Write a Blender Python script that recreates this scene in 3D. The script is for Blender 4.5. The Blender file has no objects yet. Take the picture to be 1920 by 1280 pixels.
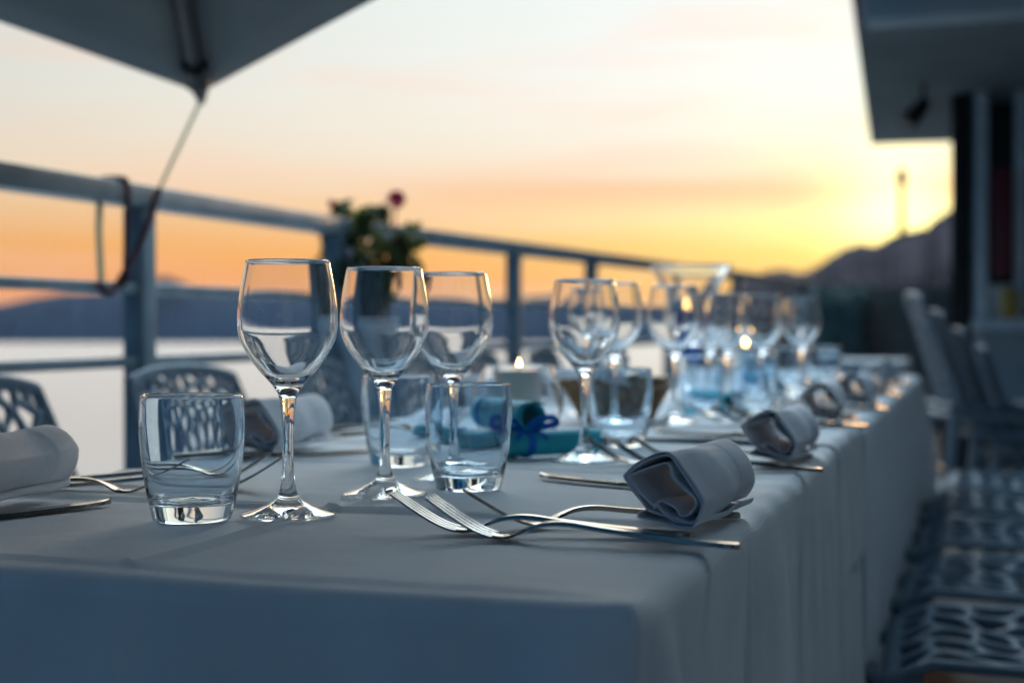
import bpy, bmesh, math, random
from mathutils import Vector, Matrix
R = math.radians
C = bpy.context.scene.collection
sc = bpy.context.scene

# ------------------------------------------------------------------ camera, sky, sun, exposure
# world axes: +Y runs along the long dining table, +X to the building side, z=0 is the terrace floor
CAM_YAW, CAM_PITCH = 18.26, -0.645
cam = bpy.data.cameras.new('camera'); camo = bpy.data.objects.new('camera', cam); C.objects.link(camo)
cam.lens = 50; cam.sensor_width = 36; cam.clip_start = 0.02; cam.clip_end = 60000
camo.location = (0, 0, 0.89)
camo.rotation_euler = (R(90 + CAM_PITCH), 0, R(CAM_YAW))
cam.dof.use_dof = True; cam.dof.focus_distance = 1.06; cam.dof.aperture_fstop = 4.2
sc.camera = camo
sc.view_settings.view_transform = 'Standard'; sc.view_settings.look = 'None'
sc.view_settings.exposure = 0.0; sc.view_settings.gamma = 1.0
sc.cycles.max_bounces = 24; sc.cycles.transmission_bounces = 20; sc.cycles.glossy_bounces = 8
sc.cycles.diffuse_bounces = 4; sc.cycles.transparent_max_bounces = 12
sc.cycles.sample_clamp_indirect = 6.0; sc.cycles.use_denoising = True
sc.cycles.blur_glossy = 0.2

SUN_AZ, SUN_EL = -3.15, 4.6            # degrees from +Y (negative towards -X), elevation
sd = Vector((math.sin(R(SUN_AZ))*math.cos(R(SUN_EL)), math.cos(R(SUN_AZ))*math.cos(R(SUN_EL)), math.sin(R(SUN_EL))))
sun = bpy.data.lights.new('sun', 'SUN'); suno = bpy.data.objects.new('sun', sun); C.objects.link(suno)
sun.energy = 0.45; sun.angle = R(6); sun.color = (1.0, 0.52, 0.20)
suno.rotation_euler = (-sd).to_track_quat('-Z', 'Y').to_euler()
suno.location = (0, 30, 8)

wld = bpy.data.worlds.new('World'); sc.world = wld; wld.use_nodes = True
def build_sky():
    nt = wld.node_tree; N = nt.nodes; L = nt.links; N.clear()
    out = N.new('ShaderNodeOutputWorld')
    def math_(op, a, b=None, c=None, clamp=False):
        n = N.new('ShaderNodeMath'); n.operation = op; n.use_clamp = clamp
        for i, v in enumerate((a, b, c)):
            if v is None: continue
            if hasattr(v, 'is_linked'): L.new(v, n.inputs[i])
            else: n.inputs[i].default_value = v
        return n.outputs[0]
    def dot(a, v):
        n = N.new('ShaderNodeVectorMath'); n.operation = 'DOT_PRODUCT'; L.new(a, n.inputs[0]); n.inputs[1].default_value = v
        return n.outputs['Value']
    def ramp(fac, stops):
        n = N.new('ShaderNodeValToRGB'); L.new(fac, n.inputs[0]); e = n.color_ramp.elements
        while len(e) > 1: e.remove(e[-1])
        e[0].position = stops[0][0]; e[0].color = (*stops[0][1], 1)
        for p, c in stops[1:]:
            x = e.new(p); x.color = (*c, 1)
        return n.outputs[0]
    def mix(mode, f, a, b):
        n = N.new('ShaderNodeMix'); n.data_type = 'RGBA'; n.blend_type = mode
        for sock, v in ((n.inputs[0], f), (n.inputs[6], a), (n.inputs[7], b)):
            if hasattr(v, 'is_linked'): L.new(v, sock)
            else: sock.default_value = (*v, 1) if isinstance(v, tuple) else v
        return n.outputs[2]
    tc = N.new('ShaderNodeTexCoord'); d = tc.outputs['Generated']
    sx = N.new('ShaderNodeSeparateXYZ'); L.new(d, sx.inputs[0])
    z = sx.outputs[2]
    az = math_('ARCTAN2', sx.outputs[0], sx.outputs[1])
    zz = math_('MULTIPLY', math_('MAXIMUM', z, 0.0), 1.0)
    # sky on the sunset side, by sine of elevation
    west = ramp(math_('POWER', zz, 0.5), [
        (0.0,  (1.00, 0.31, 0.075)), (0.16, (1.00, 0.35, 0.060)), (0.23, (1.00, 0.46, 0.11)),
        (0.285, (0.97, 0.62, 0.32)), (0.322, (0.95, 0.76, 0.54)), (0.36, (0.90, 0.80, 0.65)), (0.41, (0.84, 0.83, 0.74)),
        (0.475, (0.80, 0.85, 0.81)), (0.56, (5.0, 4.2, 3.0)), (0.72, (6.0, 7.9, 9.3)), (0.85, (4.4, 6.3, 7.8)), (0.97, (0.3, 0.5, 0.7))])
    east = ramp(math_('POWER', zz, 0.5), [
        (0.0, (0.003, 0.037, 0.10)), (0.3, (0.004, 0.047, 0.125)), (0.65, (0.008, 0.065, 0.16)), (0.85, (0.04, 0.13, 0.25)), (0.97, (0.3, 0.5, 0.7))])
    hor = dot(d, (math.sin(R(SUN_AZ)), math.cos(R(SUN_AZ)), 0))
    w = N.new('ShaderNodeMapRange'); w.interpolation_type = 'SMOOTHSTEP'; L.new(hor, w.inputs[0])
    w.inputs[1].default_value = -0.10; w.inputs[2].default_value = 1.06
    col = mix('MIX', w.outputs[0], east, west)
    # streaky cloud bands low over the sunset
    cv = N.new('ShaderNodeCombineXYZ'); L.new(math_('MULTIPLY', az, 3.2), cv.inputs[0])
    L.new(math_('MULTIPLY', z, 34.0), cv.inputs[1])
    nz = N.new('ShaderNodeTexNoise'); L.new(cv.outputs[0], nz.inputs['Vector'])
    nz.inputs['Scale'].default_value = 1.0; nz.inputs['Detail'].default_value = 5.0; nz.inputs['Roughness'].default_value = 0.55; nz.inputs['Distortion'].default_value = 0.3
    nm = N.new('ShaderNodeMapRange'); nm.interpolation_type = 'SMOOTHSTEP'; L.new(nz.outputs['Fac'], nm.inputs[0]); nm.inputs[1].default_value = 0.46; nm.inputs[2].default_value = 0.66
    col = mix('MIX', math_('MULTIPLY', nm.outputs[0], math_('MULTIPLY', w.outputs[0], 0.34)), col, (0.98, 0.60, 0.42))
    # one long peach cloud bank about 5.6 degrees up
    band = math_('SUBTRACT', z, math_('ADD', 0.090, math_('MULTIPLY', math_('SUBTRACT', nz.outputs['Fac'], 0.5), 0.03)))
    bell = math_('EXPONENT', math_('MULTIPLY', math_('MULTIPLY', band, band), -1.0/(2*0.0095**2)))
    azm = N.new('ShaderNodeMapRange'); azm.interpolation_type = 'SMOOTHSTEP'; L.new(az, azm.inputs[0]); azm.inputs[1].default_value = R(-27); azm.inputs[2].default_value = R(-17)
    bankmask = math_('MULTIPLY', bell, math_('MULTIPLY', azm.outputs[0], 0.75))
    # glow round the hidden sun
    sdot = math_('MAXIMUM', dot(d, tuple(sd)), 0.0)
    g1 = math_('POWER', sdot, 14.0); g2 = math_('POWER', sdot, 220.0); g3 = math_('POWER', sdot, 1600.0)
    up = N.new('ShaderNodeMapRange'); L.new(z, up.inputs[0]); up.inputs[1].default_value = 0.06; up.inputs[2].default_value = 0.16
    def scaled(v, c):
        n = N.new('ShaderNodeVectorMath'); n.operation = 'SCALE'; n.inputs[0].default_value = c; L.new(v, n.inputs['Scale']); return n.outputs[0]
    col = mix('ADD', 1.0, col, scaled(math_('MULTIPLY', g1, up.outputs[0]), (0.17, 0.18, 0.21)))
    col = mix('ADD', 1.0, col, scaled(g2, (0.20, 0.30, 0.04)))
    col = mix('MIX', bankmask, col, (0.97, 0.55, 0.30))
    low = N.new('ShaderNodeMapRange'); L.new(z, low.inputs[0]); low.inputs[1].default_value = 0.066; low.inputs[2].default_value = 0.022
    lowy = N.new('ShaderNodeMapRange'); L.new(z, lowy.inputs[0]); lowy.inputs[1].default_value = 0.098; lowy.inputs[2].default_value = 0.072
    gy = math_('POWER', sdot, 34.0)
    col = mix('ADD', 1.0, col, scaled(math_('MULTIPLY', gy, lowy.outputs[0]), (0.12, 0.36, 0.13)))
    col = mix('MIX', math_('MULTIPLY', math_('POWER', sdot, 90.0), math_('MULTIPLY', low.outputs[0], 0.80)), col, (1.15, 0.47, 0.045))
    col = mix('ADD', 1.0, col, scaled(g3, (1.6, 1.2, 0.45)))
    bg = N.new('ShaderNodeBackground'); L.new(col, bg.inputs[0]); bg.inputs[1].default_value = 1.0
    ns = N.new('ShaderNodeTexSky'); ns.sky_type = 'NISHITA'; ns.sun_disc = False
    ns.sun_elevation = R(SUN_EL); ns.sun_rotation = R(SUN_AZ); ns.altitude = 20; ns.dust_density = 2.0
    bg2 = N.new('ShaderNodeBackground'); L.new(ns.outputs[0], bg2.inputs[0]); bg2.inputs[1].default_value = 0.0012
    add = N.new('ShaderNodeAddShader'); L.new(bg.outputs[0], add.inputs[0]); L.new(bg2.outputs[0], add.inputs[1])
    L.new(add.outputs[0], out.inputs[0])
build_sky()

# ------------------------------------------------------------------ materials
def mat(name, base, rough=0.6, metal=0.0, trans=0.0, ior=1.45, bump=None, vary=None, spec=0.5, coat=0.0, sss=0.0, sheen=0.0, emit=None, estr=0.0):
    m = bpy.data.materials.new(name); m.use_nodes = True; nt = m.node_tree; N = nt.nodes; L = nt.links
    b = N['Principled BSDF']
    b.inputs['Base Color'].default_value = (*base, 1); b.inputs['Roughness'].default_value = rough
    b.inputs['Metallic'].default_value = metal; b.inputs['Transmission Weight'].default_value = trans
    b.inputs['IOR'].default_value = ior; b.inputs['Specular IOR Level'].default_value = spec
    b.inputs['Coat Weight'].default_value = coat; b.inputs['Sheen Weight'].default_value = sheen
    if sss: b.inputs['Subsurface Weight'].default_value = sss; b.inputs['Subsurface Radius'].default_value = (0.01, 0.006, 0.003)
    if emit: b.inputs['Emission Color'].default_value = (*emit, 1); b.inputs['Emission Strength'].default_value = estr
    tc = N.new('ShaderNodeTexCoord')
    if vary:                                   # (scale, amount): mottled colour of the thing itself
        n = N.new('ShaderNodeTexNoise'); n.inputs['Scale'].default_value = vary[0]; n.inputs['Detail'].default_value = 6
        L.new(tc.outputs['Object'], n.inputs['Vector'])
        r = N.new('ShaderNodeValToRGB'); L.new(n.outputs['Fac'], r.inputs[0])
        a = vary[1]
        r.color_ramp.elements[0].position = 0.3; r.color_ramp.elements[1].position = 0.7
        r.color_ramp.elements[0].color = (*[c*(1-a) for c in base], 1); r.color_ramp.elements[1].color = (*[min(1, c*(1+a)) for c in base], 1)
        L.new(r.outputs[0], b.inputs['Base Color'])
    if bump:                                   # list of (scale, strength, distance)
        prev = None
        for s, st, dist in bump:
            n = N.new('ShaderNodeTexNoise'); n.inputs['Scale'].default_value = s; n.inputs['Detail'].default_value = 4
            L.new(tc.outputs['Object'], n.inputs['Vector'])
            bp = N.new('ShaderNodeBump'); bp.inputs['Strength'].default_value = st; bp.inputs['Distance'].default_value = dist
            L.new(n.outputs['Fac'], bp.inputs['Height'])
            if prev: L.new(prev, bp.inputs['Normal'])
            prev = bp.outputs[0]
        L.new(prev, b.inputs['Normal'])
    return m

def weave(name, base, scale, strength, dist, vary=0.05):
    m = mat(name, base, rough=0.85, vary=(14, vary), spec=0.2, sheen=0.15)
    nt = m.node_tree; N = nt.nodes; L = nt.links; b = N['Principled BSDF']
    tc = N.new('ShaderNodeTexCoord'); hs = []
    for ax in ('X', 'Y', 'Z'):
        w = N.new('ShaderNodeTexWave'); w.bands_direction = ax; w.inputs['Scale'].default_value = scale
        w.inputs['Distortion'].default_value = 1.2; w.inputs['Detail'].default_value = 1.0; w.inputs['Detail Scale'].default_value = 2.0
        L.new(tc.outputs['Object'], w.inputs['Vector']); hs.append(w.outputs['Fac'])
    a = N.new('ShaderNodeMath'); a.operation = 'ADD'; L.new(hs[0], a.inputs[0]); L.new(hs[1], a.inputs[1])
    a2 = N.new('ShaderNodeMath'); a2.operation = 'ADD'; L.new(a.outputs[0], a2.inputs[0]); L.new(hs[2], a2.inputs[1])
    bp = N.new('ShaderNodeBump'); bp.inputs['Strength'].default_value = strength; bp.inputs['Distance'].default_value = dist
    L.new(a2.outputs[0], bp.inputs['Height'])
    n = N.new('ShaderNodeTexNoise'); n.inputs['Scale'].default_value = 22; n.inputs['Detail'].default_value = 3
    L.new(tc.outputs['Object'], n.inputs['Vector'])
    bp2 = N.new('ShaderNodeBump'); bp2.inputs['Strength'].default_value = 0.45; bp2.inputs['Distance'].default_value = 0.004
    L.new(n.outputs['Fac'], bp2.inputs['Height']); L.new(bp.outputs[0], bp2.inputs['Normal'])
    L.new(bp2.outputs[0], b.inputs['Normal'])
    return m

M = {}
M['tglass'] = mat('tumbler_glass', (0.84, 0.935, 1.0), rough=0.0, trans=1.0, ior=1.5)
M['glass'] = mat('clear_glass', (0.985, 0.995, 1.0), rough=0.0, trans=1.0, ior=1.5)
M['cloth'] = weave('white_tablecloth', (0.83, 0.85, 0.86), 240, 0.3, 0.0006)
M['linen'] = mat('grey_linen', (0.78, 0.80, 0.84), rough=0.9, spec=0.15, sheen=0.2, vary=(30, 0.05), bump=[(1500, 0.35, 0.0004), (380, 0.25, 0.0006), (35, 0.30, 0.004)])
M['steel'] = mat('polished_steel', (0.33, 0.32, 0.30), rough=0.18, metal=1.0, bump=[(900, 0.04, 0.0003)])
M['teal'] = mat('teal_paper', (0.02, 0.46, 0.58), rough=0.65, vary=(60, 0.12), bump=[(300, 0.15, 0.0005)])
M['tealin'] = mat('teal_paper_inside', (0.008, 0.17, 0.24), rough=0.7, vary=(60, 0.12))
M['ribbon'] = mat('blue_satin_ribbon', (0.008, 0.17, 0.62), rough=0.65, spec=0.25)
M['wax'] = mat('white_wax', (0.88, 0.87, 0.82), rough=0.45, sss=0.8)
M['bluewax'] = mat('blue_wax', (0.03, 0.06, 0.26), rough=0.45, sss=0.1)
M['wick'] = mat('black_wick', (0.01, 0.01, 0.01), rough=0.9)
M['flame'] = mat('candle_flame', (1, 0.5, 0.1), rough=1, emit=(1.0, 0.55, 0.16), estr=34.0)
M['wicker'] = mat('brown_wicker', (0.22, 0.13, 0.06), rough=0.7, vary=(90, 0.4), bump=[(150, 0.5, 0.002)])
M['bread'] = mat('brown_bread', (0.28, 0.16, 0.07), rough=0.85, vary=(40, 0.35), bump=[(60, 0.5, 0.003)])
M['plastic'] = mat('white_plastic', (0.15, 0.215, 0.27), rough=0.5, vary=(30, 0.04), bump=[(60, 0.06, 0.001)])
M['darkplastic'] = mat('dark_plastic', (0.05, 0.04, 0.045), rough=0.45, vary=(20, 0.2))
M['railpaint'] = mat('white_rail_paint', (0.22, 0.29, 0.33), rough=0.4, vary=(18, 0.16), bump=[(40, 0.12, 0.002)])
M['canvas'] = weave('parasol_canvas', (0.23, 0.23, 0.225), 300, 0.2, 0.0008)
M['ribwood'] = mat('dark_rib', (0.03, 0.03, 0.03), rough=0.5)
M['rope'] = mat('pale_rope', (0.75, 0.70, 0.55), rough=0.8, bump=[(300, 0.6, 0.002)])
def translucent(m, col, f):
    nt = m.node_tree; N = nt.nodes; t = N.new('ShaderNodeBsdfTranslucent'); t.inputs[0].default_value = (*col, 1)
    mx = N.new('ShaderNodeMixShader'); mx.inputs[0].default_value = f; o = [n for n in N if n.type == 'OUTPUT_MATERIAL'][0]
    nt.links.new(N['Principled BSDF'].outputs[0], mx.inputs[1]); nt.links.new(t.outputs[0], mx.inputs[2]); nt.links.new(mx.outputs[0], o.inputs[0])
translucent(M['rope'], (0.85, 0.80, 0.62), 0.6); translucent(M['canvas'], (0.35, 0.35, 0.33), 0.03)
M['strap'] = mat('dark_purple_strap', (0.10, 0.04, 0.06), rough=0.8, bump=[(300, 0.4, 0.001)])
M['floor'] = mat('terrace_floor', (0.055, 0.07, 0.082), rough=0.6, vary=(3, 0.2), bump=[(25, 0.2, 0.004)])
M['concrete'] = mat('pale_concrete', (0.32, 0.31, 0.30), rough=0.85, vary=(2, 0.2), bump=[(12, 0.3, 0.01)])
M['hills'] = mat('wooded_blue_hills', (0.022, 0.040, 0.070), rough=1.0, vary=(0.0012, 0.22), spec=0.0)
M['hill2'] = mat('scrub_hillside', (0.075, 0.062, 0.070), rough=1.0, vary=(0.02, 0.3), spec=0.0)
M['wood'] = mat('table_wood', (0.18, 0.11, 0.06), rough=0.6, vary=(10, 0.3))
M['wall'] = mat('grey_blue_render', (0.42, 0.47, 0.50), rough=0.8, vary=(4, 0.12), bump=[(30, 0.2, 0.004)])
M['frame'] = mat('pale_window_frame', (0.68, 0.73, 0.76), rough=0.5, vary=(12, 0.1))
M['dark'] = mat('black_paint', (0.012, 0.012, 0.014), rough=0.5, vary=(8, 0.3))
M['soffit'] = mat('grey_soffit', (0.19, 0.20, 0.205), rough=0.85, vary=(3, 0.12), bump=[(20, 0.2, 0.004)])
M['red'] = mat('dark_red_board', (0.13, 0.02, 0.025), rough=0.5, vary=(10, 0.3))
M['paper'] = mat('white_paper', (0.6, 0.62, 0.62), rough=0.7, vary=(25, 0.1))
M['yellow'] = mat('mustard_cloth', (0.35, 0.24, 0.06), rough=0.8, vary=(20, 0.2))
M['leaf'] = mat('dark_leaf', (0.05, 0.10, 0.035), rough=0.5, vary=(70, 0.4), spec=0.4)
M['petal'] = mat('magenta_petal', (0.45, 0.015, 0.10), rough=0.6, vary=(80, 0.3))
M['palepetal'] = mat('pale_petal', (0.55, 0.55, 0.60), rough=0.6, vary=(80, 0.1))
M['pot'] = mat('dark_pot', (0.02, 0.03, 0.028), rough=0.5, vary=(20, 0.3))
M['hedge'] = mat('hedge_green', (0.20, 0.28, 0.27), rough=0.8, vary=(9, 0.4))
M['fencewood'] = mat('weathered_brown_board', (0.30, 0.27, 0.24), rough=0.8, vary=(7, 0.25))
translucent(M['leaf'], (0.20, 0.20, 0.05), 0.32); translucent(M['petal'], (0.75, 0.06, 0.18), 0.4)
def sea_mat():
    m = mat('calm_sea', (0.05, 0.10, 0.14), rough=0.24, ior=1.6, spec=1.0)
    nt = m.node_tree; N = nt.nodes; L = nt.links; b = N['Principled BSDF']
    tc = N.new('ShaderNodeTexCoord'); prev = None
    for s, st, ds in ((0.35, 0.5, 0.12), (0.06, 0.4, 0.5)):
        n = N.new('ShaderNodeTexNoise'); n.inputs['Scale'].default_value = s; n.inputs['Detail'].default_value = 5
        L.new(tc.outputs['Object'], n.inputs['Vector'])
        bp = N.new('ShaderNodeBump'); bp.inputs['Strength'].default_value = st; bp.inputs['Distance'].default_value = ds
        L.new(n.outputs['Fac'], bp.inputs['Height'])
        if prev: L.new(prev, bp.inputs['Normal'])
        prev = bp.outputs[0]
    L.new(prev, b.inputs['Normal'])
    return m
M['sea'] = sea_mat()

# ------------------------------------------------------------------ helpers
def mesh_obj(name, verts, faces, material, parent=None, smooth=True, angle=40, mats=None, midx=None):
    me = bpy.data.meshes.new(name); me.from_pydata([tuple(v) for v in verts], [], faces); me.update()
    for mm in (mats or [material]): me.materials.append(mm)
    if midx:
        for p, i in zip(me.polygons, midx): p.material_index = i
    if smooth:
        me.polygons.foreach_set('use_smooth', [True]*len(me.polygons)); me.set_sharp_from_angle(angle=R(angle))
    o = bpy.data.objects.new(name, me); C.objects.link(o)
    if parent: o.parent = parent
    return o
def bm_obj(name, bm, material, parent=None, smooth=True, angle=40):
    bmesh.ops.recalc_face_normals(bm, faces=bm.faces)
    me = bpy.data.meshes.new(name); bm.to_mesh(me); bm.free(); me.materials.append(material)
    if smooth:
        me.polygons.foreach_set('use_smooth', [True]*len(me.polygons)); me.set_sharp_from_angle(angle=R(angle))
    o = bpy.data.objects.new(name, me); C.objects.link(o)
    if parent: o.parent = parent
    return o
def tag(o, label=None, cat=None, group=None, kind=None):
    if label: o['label'] = label
    if cat: o['category'] = cat
    if group: o['group'] = group
    if kind: o['kind'] = kind
    return o
def thing(name, label, cat, loc=(0, 0, 0), rz=0, group=None):
    o = bpy.data.objects.new(name, None); o.empty_display_size = 0.05; C.objects.link(o); o.location = loc; o.rotation_euler = (0, 0, rz)
    return tag(o, label, cat, group)
def copy_tree(o, parent=None):
    c = o.copy(); C.objects.link(c); c.parent = parent
    for ch in list(o.children): copy_tree(ch, c)
    return c
def dup(root, loc, rz, label, sc_=None):
    c = copy_tree(root); c.location = loc; c.rotation_euler = (0, 0, rz); c['label'] = label
    if sc_: c.scale = (sc_,)*3
    return c
def add_box(bm, x0, x1, y0, y1, z0, z1, bev=0.004, seg=2, mat4=None):
    r = bmesh.ops.create_cube(bm, size=1.0)
    vs = r['verts']
    bmesh.ops.scale(bm, vec=(x1-x0, y1-y0, z1-z0), verts=vs); bmesh.ops.translate(bm, vec=((x0+x1)/2, (y0+y1)/2, (z0+z1)/2), verts=vs)
    if bev:
        es = list({e for v in vs for e in v.link_edges})
        r2 = bmesh.ops.bevel(bm, geom=es, offset=bev, segments=seg, affect='EDGES', profile=0.5)
        vs = [v for v in r2['verts']] if False else list({v for f in r2['faces'] for v in f.verts} | {v for v in vs if v.is_valid})
    if mat4 is not None: bmesh.ops.transform(bm, matrix=mat4, verts=vs)
def add_tube(bm, pts, rad, n=12, caps=True):
    pts = [Vector(p) for p in pts]; rings = []
    rads = rad if isinstance(rad, (list, tuple)) else [rad]*len(pts)
    up = Vector((0, 0, 1)); prev = None
    for i, p in enumerate(pts):
        t = (pts[min(i+1, len(pts)-1)] - pts[max(i-1, 0)]).normalized()
        if prev is None:
            a = up if abs(t.z) < 0.9 else Vector((1, 0, 0)); u = t.cross(a).normalized()
        else:
            u = (prev - t*prev.dot(t)).normalized()
        v = t.cross(u); prev = u
        rings.append([bm.verts.new(p + (u*math.cos(2*math.pi*k/n) + v*math.sin(2*math.pi*k/n))*rads[i]) for k in range(n)])
    for a, b in zip(rings, rings[1:]):
        for k in range(n): bm.faces.new((a[k], a[(k+1) % n], b[(k+1) % n], b[k]))
    if caps: bm.faces.new(rings[0][::-1]); bm.faces.new(rings[-1])
def catmull(pts, k=6, closed=False):
    P = [Vector(p) for p in pts]; out = []; n = len(P)
    segs = n if closed else n-1
    for i in range(segs):
        if closed: p0, p1, p2, p3 = P[(i-1) % n], P[i], P[(i+1) % n], P[(i+2) % n]
        else: p0, p1, p2, p3 = P[max(i-1, 0)], P[i], P[i+1], P[min(i+2, n-1)]
        for j in range(k):
            t = j/k
            out.append(0.5*((2*p1) + (p2-p0)*t + (2*p0-5*p1+4*p2-p3)*t*t + (3*p1-p0-3*p2+p3)*t**3))
    if not closed: out.append(P[-1])
    return out
def lathe(name, prof, material, parent=None, n=64, closed=False, angle=50):
    """prof: (r, z) list; r=0 ends collapse to a pole"""
    verts, rings, faces = [], [], []
    for r, z in prof:
        if r < 1e-6: rings.append([len(verts)]); verts.append((0, 0, z))
        else:
            rings.append(list(range(len(verts), len(verts)+n)))
            verts += [(r*math.cos(2*math.pi*k/n), r*math.sin(2*math.pi*k/n), z) for k in range(n)]
    pairs = list(zip(rings, rings[1:])) + ([(rings[-1], rings[0])] if closed else [])
    for a, b in pairs:
        for k in range(n):
            k2 = (k+1) % n
            if len(a) == 1 and len(b) == 1: break
            if len(a) == 1: faces.append((a[0], b[k2], b[k]))
            elif len(b) == 1: faces.append((a[k], a[k2], b[0]))
            else: faces.append((a[k], a[k2], b[k2], b[k]))
    return mesh_obj(name, verts, faces, material, parent, angle=angle)
def smooth_prof(pts, k=5):
    return [(max(0, p.x), p.y) for p in catmull([Vector((a, b, 0)) for a, b in pts], k)]
rnd = random.Random(7)

# ------------------------------------------------------------------ setting: sea, hills, terrace
def struct(o): o['kind'] = 'structure'; return o
struct(mesh_obj('sea', [(-16000, -200, -20), (16000, -200, -20), (16000, 12000, -20), (-16000, 12000, -20)], [(0, 1, 2, 3)], M['sea'], smooth=False))
def cam_dir(px):                                     # compass bearing of a column of the 1920 px wide photograph
    return math.atan((px-960)/2667) - R(CAM_YAW)
def ridge(name, prof, dist, base_d, base_z, material, rough, seed, steps=9, sub=8):
    """hill mass: a shore line rising to a crest line and falling away behind, built at true distance"""
    r_ = random.Random(seed); xs = []
    for (x0, y0), (x1, y1) in zip(prof, prof[1:]):
        for j in range(sub): xs.append((x0+(x1-x0)*j/sub, y0+(y1-y0)*j/sub))
    xs.append(prof[-1]); verts = []; n = len(xs)
    for i, (px, py) in enumerate(xs):
        a = cam_dir(px); ca = math.cos(a + R(CAM_YAW)); H = 0.89 + (610-py)/2667*dist
        H += r_.uniform(-1, 1)*rough*0.35
        for s in range(steps+4):
            t = s/steps
            if t <= 1: d = base_d + (dist-base_d)*t; z = base_z + (H-base_z)*t; j = rough*math.sin(3.14159*t)
            else: d = dist + (t-1)*dist*0.6; z = H - (t-1)*(H-base_z)*2.2; j = 0
            z += r_.uniform(-1, 1)*j
            d /= ca
            verts.append((d*math.sin(a), d*math.cos(a), z))
    m = steps+4; faces = [(i*m+s, (i+1)*m+s, (i+1)*m+s+1, i*m+s+1) for i in range(n-1) for s in range(m-1)]
    return struct(mesh_obj(name, verts, faces, material, angle=80))
ridge('hills', [(-900, 600), (-400, 598), (-200, 592), (0, 571), (60, 559), (130, 549), (200, 546), (255, 536), (285, 523), (312, 517), (338, 527), (370, 542), (440, 549), (520, 555), (640, 548), (760, 559), (880, 568), (1000, 556), (1060, 550), (1130, 572), (1250, 582), (1400, 592), (1700, 604)],
      5200, 1720, -20.5, M['hills'], 9, 3)
ridge('hillside', [(1280, 598), (1330, 566), (1380, 536), (1412, 518), (1440, 506), (1462, 503), (1482, 508), (1502, 512), (1528, 500), (1560, 481), (1590, 462), (1615, 457), (1640, 459), (1665, 447), (1690, 437), (1735, 427), (1758, 408), (1790, 388), (1900, 362), (2100, 330), (2400, 300), (3000, 330)],
      700, 150, -19, M['hill2'], 2.2, 5)
bm = bmesh.new(); add_box(bm, -1.75, 9, -6, 12.5, -0.3, 0, 0.01); struct(bm_obj('terrace_floor', bm, M['floor']))
bm = bmesh.new(); add_box(bm, -1.60, 9, -6, 12.4, -21, -0.301, 0); struct(bm_obj('cliff', bm, M['concrete'], smooth=False))

# radio mast on the hillside
ma = cam_dir(1690)
mast = thing('radio_mast', 'slender dark mast on the hill in front of the sunset glow', 'mast', (690*math.sin(ma), 690*math.cos(ma), 40))
bm = bmesh.new(); add_tube(bm, [(0, 0, -6), (0, 0, 12), (0, 0, 26), (0, 0, 27), (0, 0, 33), (0, 0, 34)], [1.9, 1.5, 1.25, 2.4, 2.4, 1.2], 16); bm_obj('shaft', bm, M['dark'], mast)
bm = bmesh.new(); add_tube(bm, [(0, 0, 34), (0, 0, 41)], 0.15, 6); bm_obj('antenna', bm, M['dark'], mast)
bm = bmesh.new(); add_box(bm, -2, 2, -2, 2, -8, 0.2, 0.1); bm_obj('base', bm, M['concrete'], mast)

# ------------------------------------------------------------------ railing with a slight bend
A, B, E_ = Vector((-1.461, -1.6, 0)), Vector((-1.445, 3.05, 0)), Vector((-0.93, 8.1, 0))
def rail_pt(y):
    if y <= B.y: t = (y-A.y)/(B.y-A.y); return A.lerp(B, t)
    return B.lerp(E_, (y-B.y)/(E_.y-B.y))
rl = thing('railing', 'white metal terrace railing with square posts and three horizontal rails', 'railing', (-1.46, 3.05, 0))
def bar(name, p, q, w, h, parent, off):
    d = q-p; L_ = d.length; bm = bmesh.new(); add_box(bm, 0, L_, -w/2, w/2, -h/2, h/2, 0.004)
    o = bm_obj(name, bm, M['railpaint'], parent)
    o.matrix_local = Matrix.Translation(p-off) @ Matrix.Rotation(math.atan2(d.y, d.x), 4, 'Z') ; return o
off = Vector(rl.location)
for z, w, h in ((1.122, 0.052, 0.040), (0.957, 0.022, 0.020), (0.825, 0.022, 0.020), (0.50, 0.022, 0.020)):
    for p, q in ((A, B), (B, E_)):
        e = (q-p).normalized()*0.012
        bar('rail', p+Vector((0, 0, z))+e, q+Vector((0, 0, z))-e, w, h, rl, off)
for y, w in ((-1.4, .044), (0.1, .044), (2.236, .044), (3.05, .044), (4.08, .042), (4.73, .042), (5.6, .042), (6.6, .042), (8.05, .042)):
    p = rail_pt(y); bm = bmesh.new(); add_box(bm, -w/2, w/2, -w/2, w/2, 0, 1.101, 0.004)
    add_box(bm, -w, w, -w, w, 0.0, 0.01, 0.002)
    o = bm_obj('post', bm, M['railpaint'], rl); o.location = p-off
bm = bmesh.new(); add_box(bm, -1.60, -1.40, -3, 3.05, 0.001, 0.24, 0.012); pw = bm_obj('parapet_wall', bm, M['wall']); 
tag(pw, 'low rendered kerb wall under the first stretch of railing', 'wall')

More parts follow.
